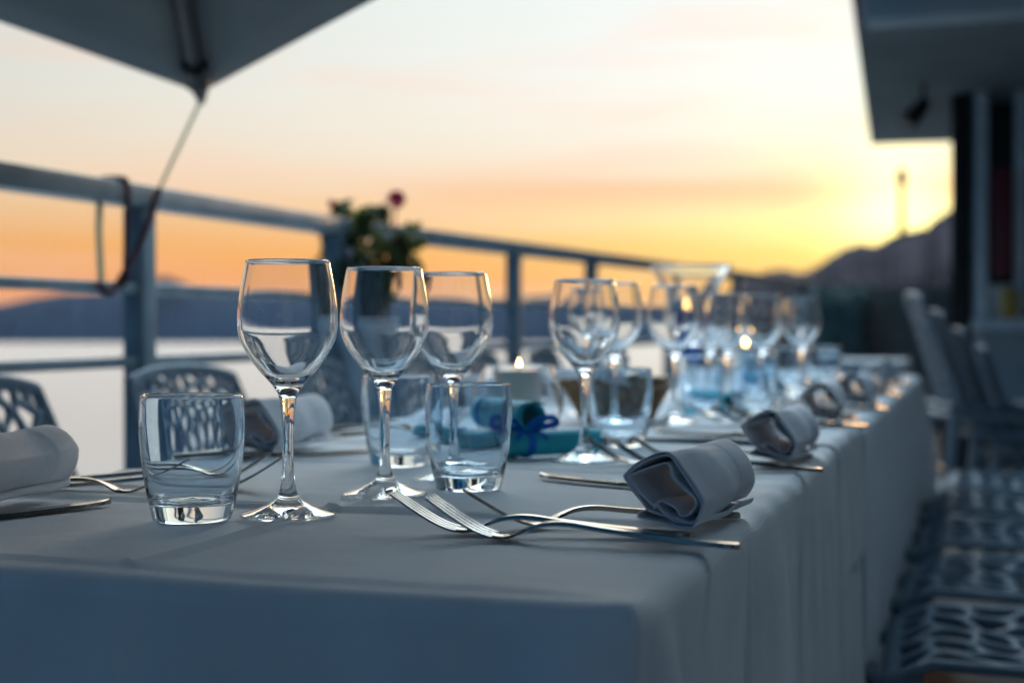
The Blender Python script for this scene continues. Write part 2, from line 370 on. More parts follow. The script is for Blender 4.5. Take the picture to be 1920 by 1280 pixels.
# ------------------------------------------------------------------ parasol tied down to the railing
Cn, Ln, Rn = Vector((-1.406, 2.379, 1.335)), Vector((-2.542, -1.057, 1.749)), Vector((2.411, 0.578, 2.062))
Ln, Rn = Cn.lerp(Ln, 0.5), Cn.lerp(Rn, 0.5)
Nn = Ln+Rn-Cn; ap = (Ln+Rn)/2 + Vector((0.0, -0.06, 0.33))
foot = Vector((-1.15, -1.35, 0.001))
um = thing('parasol', 'large square grey canvas parasol tilted down over the left railing', 'parasol', tuple(foot))
cs = [Cn, Ln, Nn, Rn]; verts, faces = [], []
for i in range(4):
    a, b = cs[i], cs[(i+1) % 4]; n = 14; base = len(verts)
    for u in range(n+1):
        for v in range(n+1-u):
            p = ap + (a-ap)*(u/n) + (b-ap)*(v/n)
            s = (u+v)/n; t = v/(u+v) if u+v else 0
            p = p - Vector((0, 0, 0.07*math.sin(math.pi*t)*s*s*(-0.25))) - Vector((0, 0, 0.05*math.sin(math.pi*s)))
            verts.append(p-foot)
    idx = {}; k = base
    for u in range(n+1):
        for v in range(n+1-u): idx[u, v] = k; k += 1
    for u in range(n):
        for v in range(n-u):
            faces.append((idx[u, v], idx[u+1, v], idx[u, v+1]))
            if u+v < n-1: faces.append((idx[u+1, v], idx[u+1, v+1], idx[u, v+1]))
cp = mesh_obj('canopy', verts, faces, M['canvas'], um, angle=20)
sm = cp.modifiers.new('thick', 'SOLIDIFY'); sm.thickness = 0.006
for c in cs:
    bm = bmesh.new(); dn = Vector((0, 0, -0.035)); e = (c-ap)
    pts = [ap+e*t+dn*(1-0.6*t) - Vector((0, 0, 0.05*math.sin(math.pi*t)))-foot for t in [i/12*0.985 for i in range(13)]]
    add_tube(bm, pts, 0.014, 8); rb = bm_obj('rib', bm, M['ribwood'], um)
    bm = bmesh.new(); q = ap+e*0.93+dn*0.5-foot-Vector((0, 0, 0.012)); add_tube(bm, [q-e.normalized()*0.03, q+e.normalized()*0.03], 0.024, 10)
    bm_obj('rib_cap', bm, M['ribwood'], rb)
    bm = bmesh.new(); add_tube(bm, [pts[-1]-e.normalized()*0.03, c-foot+Vector((0, 0, -0.004)), c-foot+Vector((0, 0, -0.02))+e.normalized()*0.012], [0.018, 0.014, 0.006], 8)
    bm_obj('corner_pocket', bm, M['canvas'], rb)
bm = bmesh.new(); add_tube(bm, catmull([Vector((0, 0, 0.09)), Vector((0, 0, 1.4)), Vector((0.04, 0.1, 2.15)), Vector((0.2, 0.75, 2.62)), (ap-foot)+Vector((-0.06, -0.3, 0.36)), (ap-foot)+Vector((0, 0, 0.30))], 8), 0.026, 16); bm_obj('mast', bm, M['ribwood'], um)
bm = bmesh.new(); add_tube(bm, [(ap-foot)+Vector((0, 0, 0.30)), (ap-foot)+Vector((0, 0, -0.02))], [0.02, 0.035], 14); bm_obj('hub', bm, M['ribwood'], um)
bm = bmesh.new(); add_box(bm, -0.28, 0.28, -0.28, 0.28, 0.0, 0.09, 0.02); bm_obj('base', bm, M['concrete'], um)
kn = rail_pt(2.139)+Vector((0.012, 0, 0.957)); tr = rail_pt(2.243)+Vector((0.036, 0.0, 1.135))
rp = thing('guy_rope', 'pale rope and dark strap tying the parasol corner to the railing', 'rope', tuple(kn))
k0 = Vector(kn); bm = bmesh.new(); add_tube(bm, [Cn-k0+Vector((0, 0, -0.02)), tr-k0], 0.0036, 10); bm_obj('cord', bm, M['rope'], rp)
bm = bmesh.new(); pts = catmull([tr-k0, tr.lerp(k0, 0.5)-k0+Vector((0.012, 0, 0)), Vector((0.01, 0.0, 0.01)), Vector((0.012, -0.035, -0.012)), Vector((-0.005, -0.045, 0.004))], 6)
add_tube(bm, pts, 0.0060, 10)
st = rail_pt(2.150)-k0; st.z = 0.0
pts = catmull([Vector((0.014, 0.0, 0.0)), Vector((0.020, 0.012, 0.02)), st+Vector((0.030, -0.004, 0.04)), st+Vector((0.031, 0, 0.10)), st+Vector((0.033, 0, 0.14)), st+Vector((0.033, 0, 0.165)), st+Vector((0.029, 0, 0.186)), st+Vector((0.010, 0, 0.1905)), st+Vector((-0.015, 0, 0.1905)), st+Vector((-0.026, 0, 0.188))], 6)
add_tube(bm, pts, 0.0048, 10); bm_obj('strap', bm, M['strap'], rp)
bm = bmesh.new(); q = rail_pt(2.093)-k0; q.z = 0.0; add_tube(bm, [q+Vector((0.0, 0.022, 0.15)), q+Vector((0.0, 0.018, 0.10)), q+Vector((0.014, 0.004, 0.01))], 0.0062, 8); bm_obj('loose_end', bm, M['rope'], rp)

# ------------------------------------------------------------------ flowering planter by the railing
pp = Vector((-1.372, 3.09, 0))
pl = thing('planter', 'tall pale planter with dark pot, leafy plant and magenta bloom beside railing', 'planter', (pp.x, pp.y, 0))
o = lathe('stand', [(0, 0.001), (0.11, 0.001), (0.105, 0.03), (0.065, 0.08), (0.062, 0.80), (0.085, 0.86), (0.085, 0.885), (0, 0.885)], M['frame'], pl, 32)
o = lathe('pot', [(0, 0.886), (0.050, 0.886), (0.062, 1.0), (0.066, 1.005), (0.060, 1.005), (0.055, 0.99), (0, 0.985)], M['pot'], pl, 32)
bm = bmesh.new(); r_ = random.Random(11)
def leaf(bm, c, s, nrm, roll):
    t = nrm.orthogonal().normalized(); t = Matrix.Rotation(roll, 3, nrm) @ t; b = nrm.cross(t)
    vs = [bm.verts.new(c+t*a*s+b*w*s+nrm*h*s) for a, w, h in ((-0.5, 0, 0), (-0.15, 0.32, 0.08), (0.25, 0.24, 0.05), (0.55, 0, -0.05), (0.25, -0.24, 0.05), (-0.15, -0.32, 0.08))]
    bm.faces.new(vs)
clumps = [(-0.02, 0.0, 1.09, .042), (-0.06, 0.0, 1.055, .05), (0.06, 0.01, 1.075, .036), (0.0, -0.02, 1.12, .026), (-0.055, 0.03, 1.05, .05), (-0.07, -0.02, 1.10, .032), (0.035, 0.0, 1.055, .05), (0.045, 0.02, 1.02, .05), (0.03, 0.0, 1.0, .05), (-0.02, 0.01, 1.03, .05), (-0.055, 0.02, 1.145, .022), (0.015, 0.0, 1.13, .024), (-0.03, -0.03, 1.0, .05), (0.02, -0.04, 0.99, .04)]
for cx, cy, cz_, cr in clumps:
    cx, cy, cz_, cr = cx*1.5, cy, 0.97+(cz_-0.97)*1.15, cr*1.12
    for k in range(int(42*cr/0.04)):
        v = Vector((r_.gauss(0, 1), r_.gauss(0, 1), r_.gauss(0, 1))).normalized()*cr*r_.uniform(0.3, 1.0)
        leaf(bm, Vector((cx, cy, cz_))+v, r_.uniform(0.024, 0.042), Vector((r_.uniform(-1, 1), r_.uniform(-1, 1), r_.uniform(0.1, 1))).normalized(), r_.uniform(0, 6))
bm_obj('foliage', bm, M['leaf'], pl)
def bloom(name, c, s, material):
    bm = bmesh.new(); r2 = random.Random(int(c[2]*1e4))
    for k in range(22):
        nr = Vector((r2.gauss(0, 1), r2.gauss(0, 1), r2.gauss(0.4, 1))).normalized(); leaf(bm, Vector(c)+nr*s*0.45, s*0.75, nr, r2.uniform(0, 6))
    add_tube(bm, [(c[0]*0.6, c[1]*0.6, 1.0), (c[0]*0.9, c[1]*0.9, (1.0+c[2])/2), c], 0.0025, 6)
    bm_obj(name, bm, material, pl)
bloom('flower', (0.066, 0.0, 1.185), 0.040, M['petal']); bloom('flower', (-0.10, 0.0, 1.18), 0.018, M['petal'])
bloom('flower', (-0.035, -0.05, 1.06), 0.022, M['palepetal']); bloom('flower', (0.0, -0.055, 1.02), 0.020, M['palepetal'])
bloom('flower', (0.085, -0.01, 1.085), 0.011, M['petal'])

# ------------------------------------------------------------------ building at the far right
bd = thing('restaurant_building', 'grey restaurant building with deep flat roof and dark doorway at far right', 'building', (0.9, 8.6, 0))
bo = Vector((0.9, 8.6, 0))
def bpart(name, x0, x1, y0, y1, z0, z1, material, bev=0.006, parent=bd, po=None):
    po = bo if po is None else po
    bm = bmesh.new(); add_box(bm, x0-po.x, x1-po.x, y0-po.y, y1-po.y, z0-po.z, z1-po.z, bev); return bm_obj(name, bm, material, parent)
bpart('wall', -0.055, 5, 8.55, 11, 0.001, 2.198, M['wall'])
bpart('shade_wall', 1.30, 1.55, -5.4, 8.54, 0.001, 2.198, M['wall'])  # unseen wall added to darken the right cloth drop and chairs
bpart('door_pillar', -0.165, -0.058, 8.44, 11, 0.001, 2.198, M['dark'])
bpart('door_frame', -0.035, 0.032, 8.40, 8.549, 0.001, 2.198, M['frame'])
bpart('window', 0.036, 0.17, 8.50, 8.549, 0.93, 2.15, M['dark'])
bpart('door_frame', 0.176, 0.235, 8.40, 8.549, 0.001, 2.198, M['frame'])
bpart('counter', -0.05, 1.29, 7.90, 8.398, 0.86, 0.92, M['frame'])
bpart('counter_front', 0.0, 1.29, 8.05, 8.398, 0.001, 0.858, M['wall'])
bpart('window_sill', 0.036, 0.17, 8.42, 8.498, 0.921, 1.12, M['paper'])
# flat roof: its outer edge runs slightly skew to the table; unseen near strip added to block skylight
bm = bmesh.new(); q = [(-0.765, 10.62), (-0.50, 5.9), (-0.34, 3.3), (0.42, 3.26), (0.50, -5.5), (6, -5.5), (6, 10.95)]
lo = [bm.verts.new(Vector((x, y, 2.2))-bo) for x, y in q]; hi = [bm.verts.new(Vector((x, y, 2.38))-bo) for x, y in q]
bm.faces.new(lo[::-1]); bm.faces.new(hi)
for k in range(7): bm.faces.new((lo[k], lo[(k+1) % 7], hi[(k+1) % 7], hi[k]))
rf = bm_obj('roof', bm, M['soffit'], bd, smooth=False)
bpart('roof_beam', -0.43, 1.29, 5.62, 5.80, 2.06, 2.198, M['wall'])
# notice board and cloths
nb = bpart('notice_board', 0.05, 0.165, 8.36, 8.397, 1.16, 1.76, M['red'], parent=None, po=Vector((0.108, 8.38, 1.16)))
nb.location = (0.108, 8.38, 1.16); tag(nb, 'dark red board hung in front of the building window', 'board')
ycl = bpart('cloth', 0.10, 0.20, 8.20, 8.30, 0.922, 1.10, M['yellow'], 0.03, None, Vector((0.15, 8.25, 0.922)))
ycl.location = (0.15, 8.25, 0.922); tag(ycl, 'folded mustard cloth on the counter below the red board', 'cloth')
# small spotlight under the roof
sl = thing('spotlight', 'small black spotlight hanging under the grey roof', 'spotlight', (-0.30, 8.0, 2.199))
bm = bmesh.new(); add_tube(bm, [(0, 0, 0), (0, 0, -0.06), (-0.03, -0.02, -0.16)], 0.012, 8); bm_obj('arm', bm, M['dark'], sl)
bm = bmesh.new(); add_tube(bm, [(0.02, 0, -0.10), (-0.03, -0.03, -0.16), (-0.09, -0.07, -0.23)], [0.03, 0.045, 0.055], 14); bm_obj('lamp_head', bm, M['dark'], sl)
# end of the terrace: hedge panel and board fence, cloth-covered table
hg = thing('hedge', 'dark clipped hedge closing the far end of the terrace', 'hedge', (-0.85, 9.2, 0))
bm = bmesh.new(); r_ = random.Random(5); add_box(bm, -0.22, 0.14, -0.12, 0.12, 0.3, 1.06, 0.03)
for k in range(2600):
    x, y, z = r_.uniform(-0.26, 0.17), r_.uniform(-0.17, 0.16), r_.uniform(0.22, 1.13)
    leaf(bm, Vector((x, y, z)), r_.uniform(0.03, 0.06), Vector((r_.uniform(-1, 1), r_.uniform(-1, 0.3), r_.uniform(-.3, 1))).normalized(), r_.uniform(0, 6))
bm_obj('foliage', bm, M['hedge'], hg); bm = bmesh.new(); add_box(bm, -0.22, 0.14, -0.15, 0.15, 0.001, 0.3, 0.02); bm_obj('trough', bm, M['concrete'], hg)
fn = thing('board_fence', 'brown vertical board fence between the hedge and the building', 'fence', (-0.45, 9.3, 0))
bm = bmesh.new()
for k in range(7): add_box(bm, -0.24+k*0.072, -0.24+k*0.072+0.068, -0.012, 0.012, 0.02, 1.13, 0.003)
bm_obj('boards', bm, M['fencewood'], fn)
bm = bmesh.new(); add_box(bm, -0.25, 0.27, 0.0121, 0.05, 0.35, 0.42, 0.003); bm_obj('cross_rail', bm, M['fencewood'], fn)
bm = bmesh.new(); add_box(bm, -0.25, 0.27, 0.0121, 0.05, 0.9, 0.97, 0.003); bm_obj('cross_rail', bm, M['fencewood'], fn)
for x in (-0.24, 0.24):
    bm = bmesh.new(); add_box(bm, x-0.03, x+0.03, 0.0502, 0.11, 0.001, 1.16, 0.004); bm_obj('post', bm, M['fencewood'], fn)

# ------------------------------------------------------------------ the long table and its cloths
TX0, TX1, TY0, TY1, TZ = -0.808, -0.158, 0.690, 4.10, 0.748
def make_table(name, label, x0, x1, y0, y1, ztop):
    t = thing(name, label, 'table', ((x0+x1)/2, (y0+y1)/2, 0))
    hx, hy = (x1-x0)/2, (y1-y0)/2
    bm = bmesh.new(); add_box(bm, -hx, hx, -hy, hy, ztop-0.03, ztop, 0.004); bm_obj('tabletop', bm, M['wood'], t)
    for sx in (-1, 1):
        for sy in (-1, 1):
            bm = bmesh.new(); add_box(bm, sx*(hx-.05)-.02, sx*(hx-.05)+.02, sy*(hy-.06)-.02, sy*(hy-.06)+.02, 0.001, ztop-0.031, 0.004); bm_obj('leg', bm, M['wood'], t)
    return t
make_table('dining_table', 'near half of the long dining table hidden under white cloth', TX0+.012, TX1-.012, TY0+.012, 2.395, TZ-0.004)
make_table('dining_table', 'far half of the long dining table hidden under white cloth', TX0+.012, TX1-.012, 2.40, TY1-.012, TZ-0.004)

def cloth(name, x0, x1, y0, y1, z, hem, seed, front=True, back=True, step=0.011, extra=0.0, hemf=None, creases=((), ()), liftf=None):
    r_ = random.Random(seed)
    nx = max(2, int((x1-x0)/step)); ny = max(2, int((y1-y0)/step))
    verts, faces = [], []
    ph = [r_.uniform(0, 6.28) for _ in range(12)]
    def ztop(x, y):
        h = 0.0
        ex_ = min(1, max(0, min(x-x0, x1-x)/0.05)); ey_ = min(1, max(0, (y-y0)/0.04))
        for cx, amp in creases[0]: h += ey_* amp*math.exp(-((x-cx-0.004*math.sin(y*7))/0.004)**2)
        for cy, amp in creases[1]: h += ex_* amp*math.exp(-((y-cy-0.006*math.sin(x*6))/0.0045)**2)
        ex = min(x-x0, x1-x); ey = y-y0
        h += 0.0008*math.sin(y*23+ph[0]+2*math.sin(x*9))*math.exp(-ex/0.05) + 0.0012*math.sin(y*61+ph[1]+3*math.sin(y*5))*math.exp(-ex/0.022)
        h += 0.0007*math.sin(x*30+y*17+ph[2])*math.exp(-ey/0.05)
        h += 0.0005*math.sin(x*13+y*9+ph[3]) + 0.0004*math.sin(x*31-y*19+ph[4])
        return z + h
    G = {}
    for i in range(nx+1):
        for j in range(ny+1):
            x = x0+(x1-x0)*i/nx; y = y0+(y1-y0)*j/ny
            G[i, j] = len(verts); verts.append((x, y, ztop(x, y)))
    for i in range(nx):
        for j in range(ny): faces.append((G[i, j], G[i+1, j], G[i+1, j+1], G[i, j+1]))
    # skirt: walk the perimeter, counter-clockwise, skipping ends that do not hang
    loop = []
    if front: loop += [(i, 0) for i in range(0, nx)]
    loop += [(nx, j) for j in range(0, ny)]
    if back: loop += [(i, ny) for i in range(nx, 0, -1)]
    else: loop += [(nx, ny)]
    loop2 = [(0, j) for j in range(ny, 0, -1)]
    loops = [loop+loop2] if (front and back) else ([loop2+[(0, 0)]+loop] if front and not back else [loop + loop2 + [(0, 0)]] if back else [loop, loop2+[(0, 0)]])
    closed = front and back
    rr = 0.014; prof = [(rr*math.sin(a), rr*(1-math.cos(a))) for a in [R(v) for v in (18, 36, 54, 72, 90)]]
    for lp in loops:
        n = len(lp); P = [Vector(verts[G[k]]) for k in lp]
        nor = []
        for (i, j) in lp:
            x = x0+(x1-x0)*i/nx; y = y0+(y1-y0)*j/ny; dx = dy = 0.0; cr = 0.028
            if i == nx or (x1-x) < cr and (j == 0 and front or j == ny and back): dx = 1 if i == nx else max(0, 1-(x1-x)/cr)
            if i == 0 or (x-x0) < cr and (j == 0 and front or j == ny and back): dx = -1 if i == 0 else -max(0, 1-(x-x0)/cr)
            if j == 0 and front or ((y-y0) < cr and front and (i in (0, nx))): dy = -1 if j == 0 else -max(0, 1-(y-y0)/cr)
            if j == ny and back or ((y1-y) < cr and back and (i in (0, nx))): dy = 1 if j == ny else max(0, 1-(y1-y)/cr)
            nor.append(Vector((dx, dy, 0)).normalized())
        s = 0.0; ss = []
        for k in range(n):
            if k: s += (P[k]-P[k-1]).length
            ss.append(s)
        corner = [abs(v.x*v.y)*2 for v in nor]
        # spread of the corner cone
        cs_ = []
        for k in range(n):
            v = 0
            for (cxx, cyy, on) in ((x1, y0, front), (x0, y0, front), (x1, y1, back), (x0, y1, back)):
                if on: v = max(v, math.exp(-((P[k].x-cxx)**2+(P[k].y-cyy)**2)/0.05**2))
            cs_.append(v)
        drops = [0.03+0.0, 0.06, 0.09, 0.13, 0.17, 0.21, 0.25, 0.30, 0.35, 0.40, 0.46, 0.52, 0.58]
        rows = []
        rows.append([G[k] for k in lp])
        for (o_, dz) in prof:
            rows.append([]); 
            for k in range(n):
                p = P[k]+nor[k]*(o_+extra*(dz/rr))+Vector((0, 0, -dz)); rows[-1].append(len(verts)); verts.append(tuple(p))
        for q, dr in enumerate(drops):
            rows.append([])
            for k in range(n):
                total = hem if hemf is None else hemf(P[k], nor[k])
                t = dr/drops[-1]; d_ = rr + (total-rr)*t
                sv = ss[k]; g = d_/0.45
                f = 0.5*math.sin(sv*17+ph[5]+1.3*math.sin(sv*3.1)) + 0.35*math.sin(sv*37+ph[6]+1.7*math.sin(sv*5.3)) + 0.22*math.sin(sv*71+ph[7]+2*math.sin(sv*9))
                sharp = abs(math.sin(sv*9.5+ph[8]+0.8*math.sin(sv*2.7)))**6
                fold = 0.011*g*f + 0.0045*min(1, g*4)*math.sin(sv*13+ph[11]+1.5*math.sin(sv*4.7)) + 0.007*min(1, g*1.6)*sharp*0.7 + 0.0012*min(1, g*5)*math.sin(sv*83+ph[10]+2.2*math.sin(sv*6.1))*(0.6+0.4*math.sin(sv*4.3))
                cone = cs_[k]*min(1, g*2.0)*(0.022+0.040*math.cos(sv*88+ph[9]))
                lift = liftf(P[k], nor[k], d_) if liftf else 0
                # horizontal ironing creases on the hanging part
                hc = 0.0045*math.exp(-((d_-0.17-0.01*math.sin(sv*3))/0.010)**2) + 0.004*math.exp(-((d_-0.36)/0.012)**2) + 0.0045*min(1, g*5)*math.exp(-(((sv % 0.31)-0.15)/0.005)**2)
                p = P[k]+nor[k]*(rr+extra+fold+cone+lift+hc+0.006*g)
                rows[-1].append(len(verts)); verts.append((p.x, p.y, P[k].z-d_))
        for a, b in zip(rows, rows[1:]):
            for k in range(n if closed else n-1):
                k2 = (k+1) % n; faces.append((a[k], b[k], b[k2], a[k2]))
    o = mesh_obj(name, verts, faces, M['cloth'], angle=75)
    so = o.modifiers.new('thick', 'SOLIDIFY'); so.thickness = 0.0012; so.offset = -1
    return o
c1 = cloth('tablecloth', TX0+.014, TX1-.014, TY0+.014, 2.38, TZ, 0.60, 21, True, False, step=0.0055, creases=((( -0.475, 0.0048), (-0.14, 0.0)), ((0.995, 0.0052), (1.34, 0.0035), (1.72, 0.0016), (0.728, 0.0030))))
tag(c1, 'creased white tablecloth over the near end of the long table', 'tablecloth')
c2 = cloth('tablecloth', TX0+.014, TX1-.014, 2.02, TY1-.014, TZ+0.0030, 0.60, 33, False, True, extra=0.004, creases=(((-0.475, 0.0018),), ((2.2, 0.0018), (2.7, 0.0018), (3.3, 0.0018))))
tag(c2, 'white tablecloth over the far half of the long table', 'tablecloth')
def lift3(p, n, d): return 0.0012*math.exp(-((p.y-1.685)/0.03)**2)*math.sin(min(1, d/0.16)*3.0)
c3 = cloth('overlay_cloth', TX0+.014, TX1-.014, 1.685, 2.07, TZ+0.0060, 0.17, 55, False, False, extra=0.0012, liftf=lift3, creases=((), ((1.86, 0.0016),)))
tag(c3, 'short white overlay cloth whose flap hangs over the right table edge', 'tablecloth')
# another laid table beyond the far end
make_table('side_table', 'small square table under a white cloth beyond the long table', -0.72, -0.30, 5.75, 6.35, 0.742)
o = cloth('tablecloth', -0.72, -0.30, 5.75, 6.35, 0.748, 0.5, 44, True, True, step=0.03); tag(o, 'white cloth on the small table beyond the long table', 'tablecloth')

# ------------------------------------------------------------------ pierced white plastic chairs
def clip(poly, px, py, nx, ny):
    out = []; n = len(poly)
    for i in range(n):
        a, b = poly[i], poly[(i+1) % n]
        da = (a[0]-px)*nx+(a[1]-py)*ny; db = (b[0]-px)*nx+(b[1]-py)*ny
        if da <= 0: out.append(a)
        if (da < 0 < db) or (db < 0 < da):
            t = da/(da-db); out.append((a[0]+(b[0]-a[0])*t, a[1]+(b[1]-a[1])*t))
    return out
def pierced_panel(name, w, h, nx, ny, seed, bend, bar_, rim, thick, material, parent, jit=0.36):
    r_ = random.Random(seed); pts = []
    for i in range(nx):
        for j in range(ny): pts.append(((i+.5+r_.uniform(-jit, jit)+(0.25 if j % 2 else -0.25)*0.6)/nx*w-w/2, (j+.5+r_.uniform(-jit, jit))/ny*h))
    V, VI, F = [], {}, []
    def vid(p):
        k = (round(p[0], 4), round(p[1], 4))
        if k not in VI: VI[k] = len(V); V.append(p)
        return VI[k]
    ww, hh = w/2-rim, rim
    # outer rim strip
    def lerp(a, b, t): return (a[0]+(b[0]-a[0])*t, a[1]+(b[1]-a[1])*t)
    for p in pts:
        poly = [(-w/2, 0), (w/2, 0), (w/2, h), (-w/2, h)]
        for q in pts:
            if q is p: continue
            poly = clip(poly, (p[0]+q[0])/2, (p[1]+q[1])/2, q[0]-p[0], q[1]-p[1])
        poly = [v for i, v in enumerate(poly) if math.dist(v, poly[i-1]) > 1e-4]
        if len(poly) < 3: continue
        K = 4; outer = []
        for i in range(len(poly)):
            a, b = poly[i], poly[(i+1) % len(poly)]
            outer += [lerp(a, b, k/K) for k in range(K)]
        cx = sum(v[0] for v in poly)/len(poly); cy = sum(v[1] for v in poly)/len(poly)
        inner = []
        for v in outer:
            x = min(max(v[0], -w/2+rim), w/2-rim); y = min(max(v[1], rim), h-rim)
            r0 = math.dist((x, y), (cx, cy)); kf = max(0.25, 1-bar_/max(r0, 1e-4)); inner.append((cx+(x-cx)*kf, cy+(y-cy)*kf))
        for _ in range(3):
            n = len(inner); inner = [((inner[i-1][0]+2*inner[i][0]+inner[(i+1) % n][0])/4, (inner[i-1][1]+2*inner[i][1]+inner[(i+1) % n][1])/4) for i in range(n)]
        n = len(outer)
        for i in range(n):
            i2 = (i+1) % n; F.append((vid(outer[i]), vid(outer[i2]), vid(inner[i2]), vid(inner[i])))
    VV = [bend(x, y) for x, y in V]
    o = mesh_obj(name, VV, F, material, parent, angle=50)
    so = o.modifiers.new('thick', 'SOLIDIFY'); so.thickness = thick; so.offset = 0
    return o
def make_chair(name, label, group, material, loc, rz):
    t = thing(name, label, 'chair', loc, rz, group)          # local: sitter looks along -Y
    def back(x, v):
        tt = v/0.388; wd = 1.0-0.20*tt**1.8
        return (x*wd, 0.190+0.100*tt+0.015*tt*tt-0.55*x*x*(1-0.3*tt), 0.435+v*0.985-0.35*x*x*tt*tt-6.0*x**4*tt*tt)
    def seat(x, y):
        u = y/0.42
        return (x*(1.06-0.12*u), 0.215-y*1.0, 0.442-0.016*math.exp(-((u-.45)/.3)**2)*(1-(x/0.22)**2)-0.03*max(0, u-.85)/.15*1.0 + 0.004)
    pierced_panel('backrest', 0.36, 0.388, 11, 11, 4, back, 0.0048, 0.010, 0.009, material, t, 0.44)
    pierced_panel('seat', 0.43, 0.42, 5, 7, 9, seat, 0.007, 0.018, 0.012, material, t, 0.25)
    for sx in (-1, 1):
        for sy, y0 in ((1, 0.19), (-1, -0.18)):
            bm = bmesh.new(); add_tube(bm, [(sx*0.185, y0, 0.425), (sx*0.205, y0+sy*0.025, 0.2), (sx*0.222, y0+sy*0.055, 0.002)], [0.022, 0.017, 0.014], 10); bm_obj('leg', bm, material, t)
    bm = bmesh.new()
    ring = catmull([(-0.20, 0.19, 0.415), (0.20, 0.19, 0.415), (0.195, -0.19, 0.41), (-0.195, -0.19, 0.41)], 4, True); ring.append(ring[0])
    add_tube(bm, ring, 0.013, 8, False); bm_obj('seat_frame', bm, material, t)
    bm = bmesh.new(); sd_ = []
    for sx in (-1, 1):
        add_tube(bm, [Vector(back(sx*0.18, v)) for v in [i/10*0.388 for i in range(11)]], 0.0085, 8)
    add_tube(bm, [Vector(back(x/10*0.18, 0.388)) for x in range(-10, 11)], 0.0085, 8)
    bm_obj('back_frame', bm, material, t)
    return t
GL, GR, GS = 'pale pierced chairs along the railing side', 'pale pierced chairs along the building side', 'stacked pale pierced chairs'
LB = ['pale pierced chair nearest the camera on the railing side, cut by the left edge', 'pale pierced chair directly behind the nearest tumbler on the railing side',
      'pale pierced chair behind the two nearest wine glasses on the railing side', 'pale pierced chair beside the flowering planter on the railing side',
      'pale pierced chair on the railing side opposite the bread basket', 'pale pierced chair farthest along the railing side']
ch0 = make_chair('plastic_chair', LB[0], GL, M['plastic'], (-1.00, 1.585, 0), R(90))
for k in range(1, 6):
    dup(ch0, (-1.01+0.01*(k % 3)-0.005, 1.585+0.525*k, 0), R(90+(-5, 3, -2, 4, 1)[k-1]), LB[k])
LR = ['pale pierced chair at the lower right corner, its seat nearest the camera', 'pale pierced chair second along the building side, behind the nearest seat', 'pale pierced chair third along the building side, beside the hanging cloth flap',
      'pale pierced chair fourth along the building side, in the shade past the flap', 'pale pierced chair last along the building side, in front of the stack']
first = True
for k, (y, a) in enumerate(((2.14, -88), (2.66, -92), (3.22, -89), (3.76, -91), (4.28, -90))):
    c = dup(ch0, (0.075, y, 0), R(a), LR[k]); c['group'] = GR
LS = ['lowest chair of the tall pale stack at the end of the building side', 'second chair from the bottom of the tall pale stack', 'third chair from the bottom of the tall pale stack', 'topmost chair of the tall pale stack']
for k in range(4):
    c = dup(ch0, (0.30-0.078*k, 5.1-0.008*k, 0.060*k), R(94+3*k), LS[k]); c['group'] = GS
dk = make_chair('plastic_chair', 'dark brown chair standing past the far end of the long table', None, M['darkplastic'], (-0.62, 4.95, 0), R(170))

# ------------------------------------------------------------------ tableware
ZT = TZ + 0.0022           # top of the near cloth; glasses rest on its folds
def zt(y): return TZ + (0.0012 if y < 1.66 else 0.0078 if y < 2.09 else 0.0046)
# wine glass: outer up to the rim, then inner down; split in three shells that meet ring to ring
H = 0.1885
out_foot = smooth_prof([(0.0, 0.0), (0.020, 0.0), (0.0335, 0.0004), (0.0350, 0.0014), (0.0335, 0.0026), (0.024, 0.0052), (0.013, 0.0098), (0.0075, 0.0155), (0.0053, 0.024)], 5)
out_stem = smooth_prof([(0.0053, 0.024), (0.0044, 0.034), (0.0041, 0.048), (0.0043, 0.064), (0.0050, 0.076), (0.0060, 0.084)], 5)
out_bowl = smooth_prof([(0.0060, 0.084), (0.0068, 0.0890), (0.0098, 0.0945), (0.0155, 0.1015), (0.0222, 0.1090), (0.0292, 0.1190), (0.0344, 0.1290), (0.0368, 0.1405), (0.0365, 0.1530), (0.0349, 0.1670), (0.0327, 0.1795), (0.0310, H-0.0006)], 5)
in_bowl = smooth_prof([(0.0310, H-0.0006), (0.0305, H), (0.0300, H-0.0006), (0.0316, 0.1795), (0.0338, 0.1670), (0.0354, 0.1530), (0.0356, 0.1405), (0.0332, 0.1297), (0.0279, 0.1200), (0.0208, 0.1104), (0.0138, 0.1034), (0.0065, 0.0993), (0.0, 0.0985)], 5)
def make_wine(label, loc):
    t = thing('wine_glass', label, 'wine glass', loc, 0, 'wine glasses on the long table')
    lathe('foot', out_foot, M['glass'], t, 72, angle=80); lathe('stem', out_stem, M['glass'], t, 72, angle=80)
    lathe('bowl', out_bowl+in_bowl[1:], M['glass'], t, 72, angle=80)
    return t
TH = 0.0905
out_t = smooth_prof([(0.0, 0.0006), (0.018, 0.0004), (0.0262, 0.0), (0.0282, 0.0012), (0.0300, 0.008), (0.0330, 0.022), (0.0358, 0.040), (0.0374, 0.058), (0.0377, 0.070), (0.0372, 0.082), (0.0366, TH-0.0008)], 5)
in_t = smooth_prof([(0.0366, TH-0.0008), (0.0358, TH), (0.0350, TH-0.0008), (0.0355, 0.082), (0.0359, 0.070), (0.0355, 0.058), (0.0338, 0.040), (0.0308, 0.025), (0.0270, 0.0155), (0.0205, 0.0122), (0.0120, 0.0132), (0.0, 0.0142)], 5)
def place(first_fn, items, z=None):
    src = None
    for i, (x, y, label) in enumerate(items):
        loc = (x, y, zt(y) if z is None else z)
        if src is None: src = first_fn(label, loc)
        else: dup(src, loc, rnd.uniform(0, 6), label)
